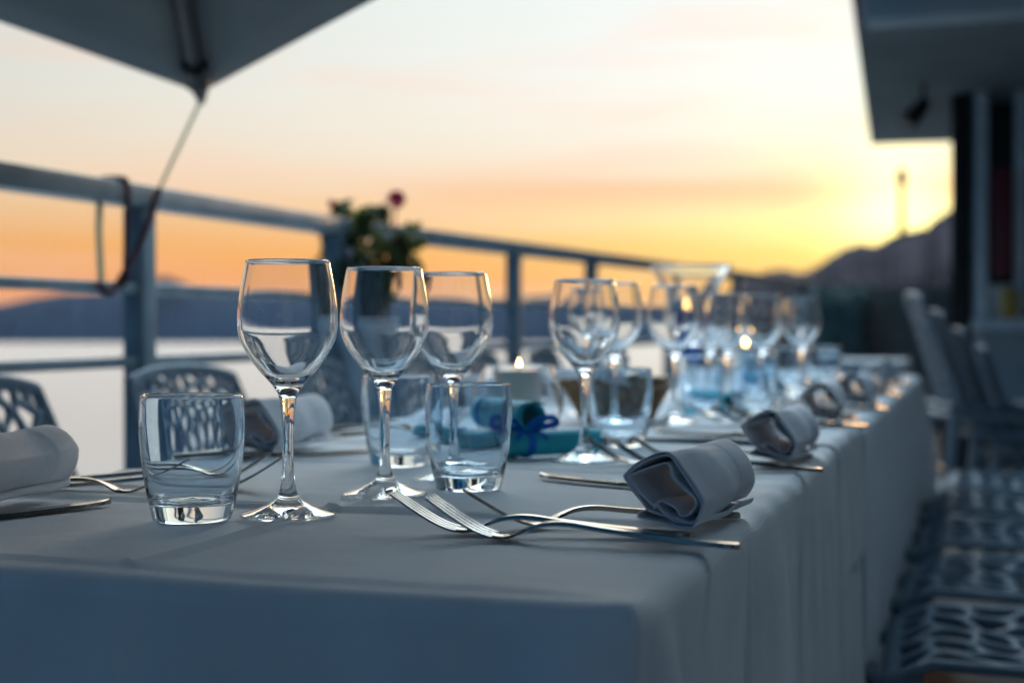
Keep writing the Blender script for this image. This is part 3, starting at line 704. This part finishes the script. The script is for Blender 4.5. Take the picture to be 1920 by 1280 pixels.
place(make_wine, [
    (-0.486, 0.945, 'nearest and tallest-looking wine glass, behind the tumbler with the forks seen through it'),
    (-0.470, 1.087, 'wine glass second from the camera, in front of the dark flower pot'),
    (-0.457, 1.212, 'wine glass partly hidden behind the second one, left of the white candle'),
    (-0.392, 1.429, 'wine glass standing between the white candle and the bread basket'),
    (-0.443, 1.755, 'wine glass half hidden behind the one at the bread basket, close to its right'),
    (-0.401, 1.925, 'blurred wine glass with the blue candle showing through its bowl'),
    (-0.432, 2.365, 'blurred wine glass under the right side of the tall flared vase'),
    (-0.391, 2.293, 'blurred wine glass just right of the tall flared vase'),
    (-0.352, 2.411, 'blurred wine glass above the teal scroll, second from the far right'),
    (-0.325, 2.736, 'blurred wine glass farthest right among the glasses, past the second flame'),
    (-0.560, 2.060, 'blurred wine glass on the railing side, behind the bread basket'),
    (-0.575, 2.800, 'blurred wine glass on the railing side, beyond the flared vase'),
    (-0.410, 3.420, 'faint wine glass near the far end of the table')])
def make_tumbler(label, loc):
    o = lathe('tumbler', out_t+in_t[1:], M['tglass'], None, 80, angle=80); o.location = loc
    return tag(o, label, 'tumbler', 'tumblers on the long table')
place(make_tumbler, [
    (-0.545, 0.909, 'nearest water tumbler at far left with dark forks seen through it'),
    (-0.421, 1.156, 'water tumbler in front of the teal scrolls and white candle'),
    (-0.559, 1.330, 'water tumbler standing behind the stem of the second wine glass'),
    (-0.404, 1.632, 'water tumbler in front of the brown bread basket'),
    (-0.413, 2.183, 'blurred water tumbler below the tall flared vase'),
    (-0.400, 2.606, 'blurred water tumbler with a candle flame right above its rim'),
    (-0.385, 3.045, 'blurred water tumbler behind the farthest teal scroll'),
    (-0.336, 3.259, 'blurred water tumbler farthest right with an orange lit rim'),
    (-0.600, 2.330, 'blurred water tumbler on the railing side, left of the flared vase'),
    (-0.330, 2.180, 'blurred water tumbler right of the teal scroll under the vase')])

# round glass candle bowls and their candles
def make_bowl(label, loc):
    po = smooth_prof([(0.0, 0.0006), (0.028, 0.0), (0.036, 0.003), (0.047, 0.018), (0.0535, 0.036), (0.0545, 0.050), (0.0515, 0.067), (0.0455, 0.082), (0.0405, 0.0915), (0.0397, 0.093), (0.0388, 0.0915),
                      (0.0436, 0.082), (0.0496, 0.067), (0.0526, 0.050), (0.0516, 0.036), (0.0452, 0.019), (0.034, 0.0065), (0.02, 0.0052), (0.0, 0.005)], 4)
    o = lathe('candle_bowl', po, M['glass'], None, 72, angle=80); o.location = loc
    return tag(o, label, 'candle holder', 'round glass candle bowls')
place(make_bowl, [(-0.5316, 1.636, 'round glass bowl holding the white candle behind the teal scrolls'), (-0.474, 3.01, 'blurred round glass bowl far down the table, behind a tumbler')])
def make_candle(label, loc, r, h, wax, fl=1.0):
    t = thing('candle', label, 'candle', loc)
    lathe('wax', smooth_prof([(0.0, 0.0), (r*0.97, 0.0), (r, 0.002), (r, h*0.5), (r, h-0.003), (r*0.96, h), (r*0.8, h-0.0015), (r*0.3, h-0.004), (0.0, h-0.0045)], 3), wax, t, 40)
    bm = bmesh.new(); add_tube(bm, [(0, 0, h-0.006), (0.0006, 0, h), (0.0014, 0, h+0.004)], 0.0008, 8); bm_obj('wick', bm, M['wick'], t)
    f = lathe('flame', [(a*fl, h+0.002+b*fl) for a, b in [(0.0, 0.0), (0.0016, 0.0012), (0.0028, 0.0038), (0.0030, 0.006), (0.0023, 0.0095), (0.0012, 0.013), (0.0, 0.0165)]], M['flame'], t, 16)
    f.location = (0.001, 0, 0); return t
make_candle('thick white pillar candle burning inside the nearest round glass bowl', (-0.5316, 1.636, zt(1.6)+0.0055), 0.0275, 0.080, M['wax'], 0.85)
make_candle('white candle burning inside the far round glass bowl', (-0.474, 3.01, zt(3.0)+0.0055), 0.0275, 0.087, M['wax'], 1.15)
# tall flared vase with a blue candle
vy = 2.57; vx = -0.505
po = smooth_prof([(0.0, 0.0006), (0.044, 0.0), (0.0465, 0.0025), (0.036, 0.006), (0.012, 0.012), (0.0085, 0.03), (0.0085, 0.080), (0.016, 0.102), (0.036, 0.113), (0.0455, 0.128), (0.0455, 0.165), (0.0500, 0.196), (0.0640, 0.228), (0.0770, 0.2450), (0.0770, 0.2465), (0.0755, 0.2460),
                  (0.0622, 0.228), (0.0482, 0.196), (0.0435, 0.165), (0.0433, 0.130), (0.033, 0.1185), (0.012, 0.117), (0.0, 0.117)], 4)
vs = thing('hurricane_vase', 'tall footed glass vase with flared rim holding a blue candle', 'vase', (vx, vy, zt(vy)))
lathe('glass_body', po, M['glass'], vs, 72, angle=80)
lathe('ribbon', smooth_prof([(0.0092, 0.066), (0.018, 0.070), (0.021, 0.082), (0.019, 0.094), (0.013, 0.097), (0.0092, 0.094)], 3), M['ribbon'], vs, 24)
make_candle('short dark blue candle burning high inside the flared vase', (vx, vy, zt(vy)+0.1175), 0.0275, 0.045, M['bluewax'], 1.6)

# bread basket with napkin and bread
bk = thing('bread_basket', 'small brown wicker bread basket between tumbler and wine glass', 'basket', (-0.487, 1.945, zt(1.94)+0.001), R(18))
verts, faces = [], []; nu, nv = 84, 16
for i in range(nu):
    a = 2*math.pi*i/nu
    for j in range(nv+1):
        t = j/nv; zz = 0.050*t; rad = 0.046+0.024*t**1.2
        w = 0.0018*math.sin(a*28+math.pi*(j % 2))
        if j == nv: w = 0.0025*math.sin(a*14)
        zz += 0.006*math.sin(a*2+0.5)*t*t
        verts.append(((rad+w)*1.12*math.cos(a), (rad+w)*0.85*math.sin(a), zz))
for i in range(nu):
    for j in range(nv):
        i2 = (i+1) % nu; faces.append((i*(nv+1)+j, i2*(nv+1)+j, i2*(nv+1)+j+1, i*(nv+1)+j+1))
faces.append(tuple(i*(nv+1) for i in range(nu))[::-1])
o = mesh_obj('wicker_body', verts, faces, M['wicker'], bk, angle=80); so = o.modifiers.new('thick', 'SOLIDIFY'); so.thickness = 0.003; so.offset = -1
bm = bmesh.new(); pts = [(0.071*1.12*math.cos(2*math.pi*i/60), 0.071*0.85*math.sin(2*math.pi*i/60), 0.050+0.006*math.sin(2*math.pi*i/30+0.5)+0.0015*math.sin(i*2.1)) for i in range(61)]
add_tube(bm, pts, 0.0042, 8, False); bm_obj('rim', bm, M['wicker'], bk)
def lump(name, label, cat, c, s, rot, seed, material, amp=0.12):
    bm = bmesh.new(); bmesh.ops.create_icosphere(bm, subdivisions=4, radius=1.0); r_ = random.Random(seed); ph = [r_.uniform(0, 6) for _ in range(6)]
    for v in bm.verts:
        p = v.co; k = 1+amp*(math.sin(p.x*3+ph[0])*math.sin(p.y*4+ph[1])+0.5*math.sin(p.z*7+ph[2]+p.x*5)); v.co = Vector((p.x*s[0]*k, p.y*s[1]*k, p.z*s[2]*k))
    o = bm_obj(name, bm, material, None, angle=80); o.location = c; o.rotation_euler = rot
    return tag(o, label, cat)
bz = zt(1.94)
lump('bread_roll', 'brown bread roll on the right side of the wicker basket', 'bread', (-0.458, 1.948, bz+0.042), (0.026, 0.024, 0.022), (0, 0.2, 0.5), 3, M['bread'])
lump('bread_roll', 'brown bread roll on the left side of the wicker basket', 'bread', (-0.520, 1.935, bz+0.038), (0.028, 0.022, 0.020), (0, -0.2, 1.1), 4, M['bread'])
bm = bmesh.new(); n = 26; r_ = random.Random(2)
gv = [[bm.verts.new(((i/n-.5)*0.085, (j/n-.5)*0.06, 0.036*math.exp(-(((i/n-.5)/0.22)**2+((j/n-.5)/0.3)**2)) + 0.004*math.sin(i*.9+j*.4)+0.003*math.sin(j*1.3-i*.3))) for j in range(n+1)] for i in range(n+1)]
for i in range(n):
    for j in range(n): bm.faces.new((gv[i][j], gv[i+1][j], gv[i+1][j+1], gv[i][j+1]))
o = bm_obj('bread_napkin', bm, M['linen'], angle=80); o.location = (-0.492, 1.93, bz+0.043); o.rotation_euler = (0, 0, .4); so = o.modifiers.new('thick', 'SOLIDIFY'); so.thickness = 0.0015; tag(o, 'crumpled grey napkin tucked into the wicker bread basket', 'napkin')

# teal paper scrolls tied with blue ribbon
def make_scroll(label, p, q, r, bow_at=None, seed=0, turn=0.0, bow=False):
    p, q = Vector(p), Vector(q); d = (q-p); L_ = d.length
    t = thing('paper_scroll', label, 'paper scroll', tuple(p), 0, 'teal paper scrolls')
    t.rotation_euler = d.to_track_quat('Y', 'Z').to_euler()
    n, turns = 96, 2.3; verts, faces, mi = [], [], []; m = 10; r_ = random.Random(seed)
    for i in range(n+1):
        a = 2*math.pi*turns*i/n + turn; rr = r*(0.86+0.14*i/n) + (0.004*max(0, (i/n-.93)/.07)**1.5)
        for j in range(m+1):
            y = L_*j/m; sk = 0.004*(i/n)*(1 if j == m else (-1 if j == 0 else 0))
            if bow_at is not None: pass
            verts.append((rr*math.cos(a), y+sk, rr*math.sin(a)))
    for i in range(n):
        for j in range(m): a = i*(m+1)+j; faces.append((a, a+m+1, a+m+2, a+1))
    o = mesh_obj('sheet', verts, faces, None, t, angle=70, mats=[M['teal']]); so = o.modifiers.new('thick', 'SOLIDIFY'); so.thickness = 0.0004; so.offset = 1
    if bow_at is not None:
        y0 = L_*bow_at; bm = bmesh.new(); N_ = 40; ro = r*1.03+0.0006
        ra = [[bm.verts.new((ro*math.cos(2*math.pi*k/N_), y0+w+0.001*math.sin(k*.7), ro*math.sin(2*math.pi*k/N_))) for w in (-0.0045, 0, 0.0045)] for k in range(N_)]
        for k in range(N_):
            for j in range(2): bm.faces.new((ra[k][j], ra[(k+1) % N_][j], ra[(k+1) % N_][j+1], ra[k][j+1]))
        bm_obj('ribbon_band', bm, M['ribbon'], t, angle=80)
        if not bow: return t
        bm = bmesh.new()
        def strip(c, wdt):
            cc = catmull([Vector(v) for v in c], 6); prev = None
            for i, v in enumerate(cc):
                tg = (cc[min(i+1, len(cc)-1)]-cc[max(i-1, 0)]).normalized(); sd2 = tg.cross(Vector((0.9, 0.15, 0.5))).normalized()
                row = [bm.verts.new(v-sd2*wdt/2), bm.verts.new(v+tg.cross(sd2)*0.0008), bm.verts.new(v+sd2*wdt/2)]
                if prev:
                    for j in range(2): bm.faces.new((prev[j], row[j], row[j+1], prev[j+1]))
                prev = row
        zt_ = r+0.0014
        s1 = 1 if seed % 2 else -1
        strip([(0, y0, zt_), (s1*0.004, y0+0.014, zt_+0.010), (s1*0.004, y0+0.030, zt_+0.012), (s1*0.006, y0+0.034, zt_+0.006), (s1*0.004, y0+0.016, zt_+0.002), (0, y0, zt_)], 0.0075)
        strip([(0, y0, zt_), (-s1*0.004, y0-0.012, zt_+0.009), (-s1*0.006, y0-0.026, zt_+0.009), (-s1*0.006, y0-0.030, zt_+0.003), (-s1*0.003, y0-0.014, zt_+0.001), (0, y0, zt_)], 0.0075)
        strip([(0, y0, zt_), (s1*0.010, y0+0.010, zt_-0.003), (s1*0.016, y0+0.018, zt_-0.010)], 0.006)
        strip([(0, y0, zt_), (s1*0.010, y0-0.010, zt_-0.002), (s1*0.015, y0-0.018, zt_-0.009)], 0.006)
        o = bm_obj('ribbon_bow', bm, M['ribbon'], t, angle=80)
    return t
zs = zt(1.45)
make_scroll('teal scroll lying in front, tied with a blue bow, right of the tumbler', (-0.520, 1.386, zs+0.0148), (-0.402, 1.503, zs+0.0148), 0.0138, 0.50, 1, 1.9, True)
make_scroll('teal scroll whose open dark end faces the camera, resting on the others', (-0.540, 1.535, zs+0.0400), (-0.455, 1.449, zs+0.0435), 0.0160, 0.16, 2, 0.6)
make_scroll('teal scroll seen through the tumbler, underneath the open ended one', (-0.600, 1.502, zs+0.0135), (-0.4975, 1.452, zs+0.0135), 0.0128, 0.5, 3, 2.5)
make_scroll('blurred teal scroll on the cloth below the tall flared vase', (-0.455, 2.345, zt(2.3)+0.0155), (-0.374, 2.245, zt(2.3)+0.0155), 0.0150, None, 4, 1.0)
make_scroll('blurred teal scroll farther along, below the far tumblers', (-0.480, 2.93, zt(2.9)+0.0175), (-0.390, 2.86, zt(2.9)+0.0175), 0.0165, None, 5, 1.4)

# cutlery
def cutlery_mesh(kind):
    """local: point at +X=0, handle runs to +X=L; returns bmesh"""
    bm = bmesh.new()
    def slab(cs, th):
        cc = cs; prev = None
        for (x, yc, w, z, t) in cc:
            row = []
            for (dy, dz) in ((-1, -0.25), (-0.8, 0.5), (0, 0.62), (0.8, 0.5), (1, -0.25), (0.75, -0.5), (0, -0.4), (-0.75, -0.5)):
                row.append(bm.verts.new((x, yc+dy*w/2, z+dz*t)))
            if prev:
                for k in range(8): bm.faces.new((prev[k], prev[(k+1) % 8], row[(k+1) % 8], row[k]))
            else: bm.faces.new(row[::-1])
            prev = row
        bm.faces.new(prev)
    def zf(x):
        K = [(0.0, 0.0265), (0.012, 0.0188), (0.024, 0.0115), (0.036, 0.0055), (0.048, 0.0024), (0.058, 0.0032), (0.068, 0.0076), (0.080, 0.0112), (0.095, 0.0118), (0.115, 0.0095), (0.145, 0.0065), (0.175, 0.0040), (0.205, 0.0024)]
        for q in range(len(K)-1):
            (a, za), (b, zb) = K[q], K[q+1]
            if x <= b:
                m0 = (zb-K[max(q-1, 0)][1])/(b-K[max(q-1, 0)][0]); m1 = (K[min(q+2, len(K)-1)][1]-za)/(K[min(q+2, len(K)-1)][0]-a)
                h = b-a; t = (x-a)/h
                return za*(2*t**3-3*t*t+1)+m0*h*(t**3-2*t*t+t)+zb*(3*t*t-2*t**3)+m1*h*(t**3-t*t)
        return K[-1][1]
    if kind == 'fork':
        for k in range(4):
            y0 = (k-1.5)*0.0062
            slab([(x, y0*(0.94 if x < 0.01 else 1), 0.0016+0.0019*min(1, x/0.03), zf(x), 0.0019) for x in [i/14*0.046 for i in range(15)]], 0)
        W_ = [(0.0445, 0.0236), (0.050, 0.0240), (0.056, 0.0215), (0.062, 0.0155), (0.068, 0.0098), (0.076, 0.0070), (0.088, 0.0060), (0.10, 0.0062), (0.12, 0.0080), (0.15, 0.0108), (0.18, 0.0140), (0.196, 0.0150), (0.2025, 0.0125), (0.205, 0.0070)]
        xs = []
        for (a, wa), (b, wb) in zip(W_, W_[1:]):
            for j in range(4): t = j/4; xs.append((a+(b-a)*t, wa+(wb-wa)*t))
        xs.append(W_[-1])
        slab([(x, 0, w, zf(x), 0.0020+0.0016*min(1, max(0, (x-0.06)/0.03))) for x, w in xs], 0)
    else:
        W_ = [(0.0, 0.0016, 0.0040), (0.004, 0.0060, 0.0036), (0.012, 0.0115, 0.003), (0.03, 0.0160, 0.0028), (0.06, 0.0175, 0.0028), (0.10, 0.0180, 0.0032), (0.112, 0.0150, 0.004), (0.120, 0.0100, 0.006), (0.135, 0.0105, 0.0066), (0.17, 0.0125, 0.0066), (0.20, 0.0155, 0.006), (0.217, 0.0165, 0.005), (0.2245, 0.0125, 0.0045), (0.227, 0.0060, 0.004)]
        xs = []
        for (a, wa, ta), (b, wb, tb) in zip(W_, W_[1:]):
            for j in range(4): t = j/4; xs.append((a+(b-a)*t, wa+(wb-wa)*t, ta+(tb-ta)*t))
        xs.append(W_[-1])
        slab([(x, (0.0028*(1-x/0.11) if x < 0.11 else 0), w, t*0.5+0.0004, t) for x, w, t in xs], 0)
    return bm
def mk_cut(kind, label, loc, rz, tilt):
    o = bm_obj(kind, cutlery_mesh(kind), M['steel'], None, angle=35); o.location = loc; o.rotation_euler = (tilt[0], tilt[1], rz)
    return tag(o, label, kind, kind.replace('knife', 'knive')+'s on the long table')
SRC = {}
def put_cut(kind, label, tip, end, z0=0.0, roll=0.0, pitch=0.0):
    a = math.atan2(end[1]-tip[1], end[0]-tip[0]); loc = (tip[0], tip[1], zt(tip[1])+z0)
    if kind not in SRC: SRC[kind] = mk_cut(kind, label, loc, a, (roll, pitch)); return
    o = SRC[kind].copy(); C.objects.link(o); o.location = loc; o.rotation_euler = (roll, pitch, a); o['label'] = label
# rolled napkins: an open, many-layered roll of stiff linen
sec = [(735, 715), (765, 672), (850, 712), (880, 752), (935, 742), (977, 664), (905, 590), (852, 540), (835, 480), (806, 456), (700, 492), (612, 530), (600, 552), (650, 620), (735, 700), (752, 690),
       (770, 722), (860, 790), (955, 782), (1003, 690), (985, 630), (930, 545), (880, 470), (845, 425), (790, 420), (690, 455), (596, 520), (585, 552), (640, 640), (690, 712), (720, 735), (870, 772), (962, 798),
       (1012, 700), (1000, 640), (945, 545), (880, 446), (835, 402), (780, 398), (660, 455), (572, 528), (566, 556), (610, 630), (672, 704), (690, 728), (660, 742), (640, 758), (650, 778), (760, 790), (860, 808), (950, 812), (985, 770)]
sec = catmull([Vector(((x-785)*0.000125, 0, (816-y)*0.000125)) for x, y in sec], 4)
def make_napkin(label, loc, rz, L_=0.152, sq=1.0):
    verts, faces = [], []; m = 44; n = len(sec); cx, cz_ = 0.0, 0.026
    for j in range(m+1):
        t = j/m; y = L_*t
        fl = 1.0 + 0.05*math.sin(3.1*t+0.3)
        for i, p in enumerate(sec):
            k = i/(n-1); x, z = (p.x-cx), (p.z-cz_)
            ang = math.atan2(z, x); rr = 0.024*(0.80+0.25*k); ex, ez = rr*1.02*math.cos(ang), rr*0.92*math.sin(ang)
            b = min(1, max(0, (t-0.05)/0.6))*0.62*(1 if k < 0.84 else max(0, 1-(k-0.84)/0.08))
            x2, z2 = (x*(1-b)+ex*b)*fl, z*(1-b)+ez*b
            z2 += cz_; x2 += cx + 0.002*math.sin(t*5)
            z2 = max(z2, 0.0006+0.0016*(1-k)*3)
            hem = (0.0008 if t > 0.74 else 0) + (0.0006 if t < 0.04 else 0); x2 += hem*math.cos(ang); z2 += hem*math.sin(ang)
            yy = y + 0.003*math.sin(k*23) * (1-t) + 0.004*math.sin(k*17)*t
            verts.append((x2+0.0006*math.sin(y*90+k*40), yy, z2*sq+0.0005*math.sin(y*70+k*31)+0.0007*math.sin(k*55+y*21)*t))
    for j in range(m):
        for i in range(n-1): a = j*n+i; faces.append((a, a+1, a+n+1, a+n))
    o = mesh_obj('rolled_napkin', verts, faces, M['linen'], angle=70); so = o.modifiers.new('thick', 'SOLIDIFY'); so.thickness = 0.0010; so.offset = 0
    o.location = loc; o.rotation_euler = (0, 0, rz)
    return tag(o, label, 'napkin', 'rolled grey linen napkins')
RN = [(-0.203, 0.936, -8, 'nearest rolled grey napkin on the building side, over three forks and a knife'), (-0.203, 1.432, -6, 'second rolled grey napkin along the building side edge, its opening facing the camera'),
      (-0.208, 1.965, 0, 'third rolled grey napkin along the building side edge'), (-0.205, 2.42, -5, 'fourth rolled grey napkin along the building side edge'),
      (-0.205, 2.92, 3, 'fifth rolled grey napkin along the building side edge'), (-0.212, 3.44, -3, 'sixth and farthest rolled grey napkin along the building side edge')]
nap = None
for x, y, a, lb in RN:
    if nap is None: nap = make_napkin(lb, (x, y, zt(y)+0.0065), R(a)); nap.scale = (0.94, 0.94, 0.94)
    else:
        o = nap.copy(); C.objects.link(o); o.location = (x, y, zt(y)+0.0065); o.rotation_euler = (0, 0, R(a)); o['label'] = lb
for x, y, a, s, lb in ((-0.698, 0.835, 11, -1.0, 'rolled grey napkin at the left edge of the photo, nearest on the railing side'), (-0.748, 1.372, 0, 1.0, 'rolled grey napkin behind the nearest tumbler, its dark opening to the left'),
                    (-0.74, 1.95, -20, 1.0, 'rolled grey napkin on the railing side beyond the tumblers'), (-0.74, 2.45, -16, 1.0, 'rolled grey napkin farthest along the railing side')):
    o = nap.copy(); C.objects.link(o); o.location = (x, y, zt(y)+0.0055); o.rotation_euler = (0, 0, R(a)); o['label'] = lb; o.scale = (s, abs(s), abs(s)*1.06)
names = ['nearest', 'second', 'third', 'fourth', 'fifth', 'farthest']
for k, (dx, dy) in enumerate(((0, 0), (0.0, 0.497), (0.004, 1.02), (0.002, 1.475), (0.0, 1.95), (-0.006, 2.46))):
    w = names[k]; j = lambda s=0.006: rnd.uniform(-s, s) if k else 0
    f1 = ((-0.382+dx, 0.898+dy+j()), (-0.18+dx, 0.927+dy+j())); f2 = ((-0.348+dx, 0.880+dy+j()), (-0.151+dx, 0.888+dy+j())); f3 = ((-0.335+dx, 0.915+dy+j()), (-0.167+dx, 1.033+dy+j()))
    put_cut('fork', f'lowest and leftmost fork of the {w} setting on the building side', *f1)
    put_cut('fork', f'fork nearest the camera in the {w} setting on the building side', f2[0], f2[1], 0.0006)
    put_cut('fork', f'fork tucked farthest under the napkin of the {w} setting on the building side', f3[0], f3[1], 0.0006)
    put_cut('knife', f'knife lying under the napkin of the {w} setting on the building side', (-0.388+dx, 1.252+dy+j()), (-0.168+dx, 1.150+dy+j()), 0.0006)
put_cut('fork', 'fork pointing at the nearest tumbler on the railing side, left of the photo', (-0.574, 1.105), (-0.76, 1.040), 0.0)
put_cut('fork', 'second fork beside it behind the nearest tumbler on the railing side', (-0.600, 1.130), (-0.79, 1.085), 0.0)
put_cut('fork', 'fork whose tines show behind the nearest tumbler on the railing side', (-0.632, 1.045), (-0.82, 0.985), 0.0)
put_cut('knife', 'knife at the left edge of the photo, in front of the nearest railing side napkin', (-0.652, 0.962), (-0.715, 0.74), 0.0006)
put_cut('fork', 'fork right of the railing side napkin behind the nearest wine glass stem', (-0.60, 1.625), (-0.79, 1.565), 0.0)
put_cut('fork', 'upper fork right of the railing side napkin, half hidden by a tumbler', (-0.615, 1.66), (-0.79, 1.61), 0.0)
put_cut('knife', 'knife in front of the railing side napkin behind the nearest wine glass stem', (-0.640, 1.443), (-0.78, 1.30), 0.0006)

# ------------------------------------------------------------------ evening air over the bay
def build_haze():
    m = bpy.data.materials.new('evening_haze'); m.use_nodes = True; nt = m.node_tree; nt.nodes.clear()
    out = nt.nodes.new('ShaderNodeOutputMaterial'); v = nt.nodes.new('ShaderNodeVolumePrincipled')
    v.inputs['Color'].default_value = (0.78, 0.88, 0.98, 1); v.inputs['Density'].default_value = 0.000016; v.inputs['Anisotropy'].default_value = 0.3
    nt.links.new(v.outputs[0], out.inputs['Volume'])
    bm = bmesh.new(); add_box(bm, -17000, 17000, -400, 12500, -22, 200, 0)
    o = bm_obj('haze', bm, m, None, smooth=False); o['kind'] = 'stuff'
build_haze()
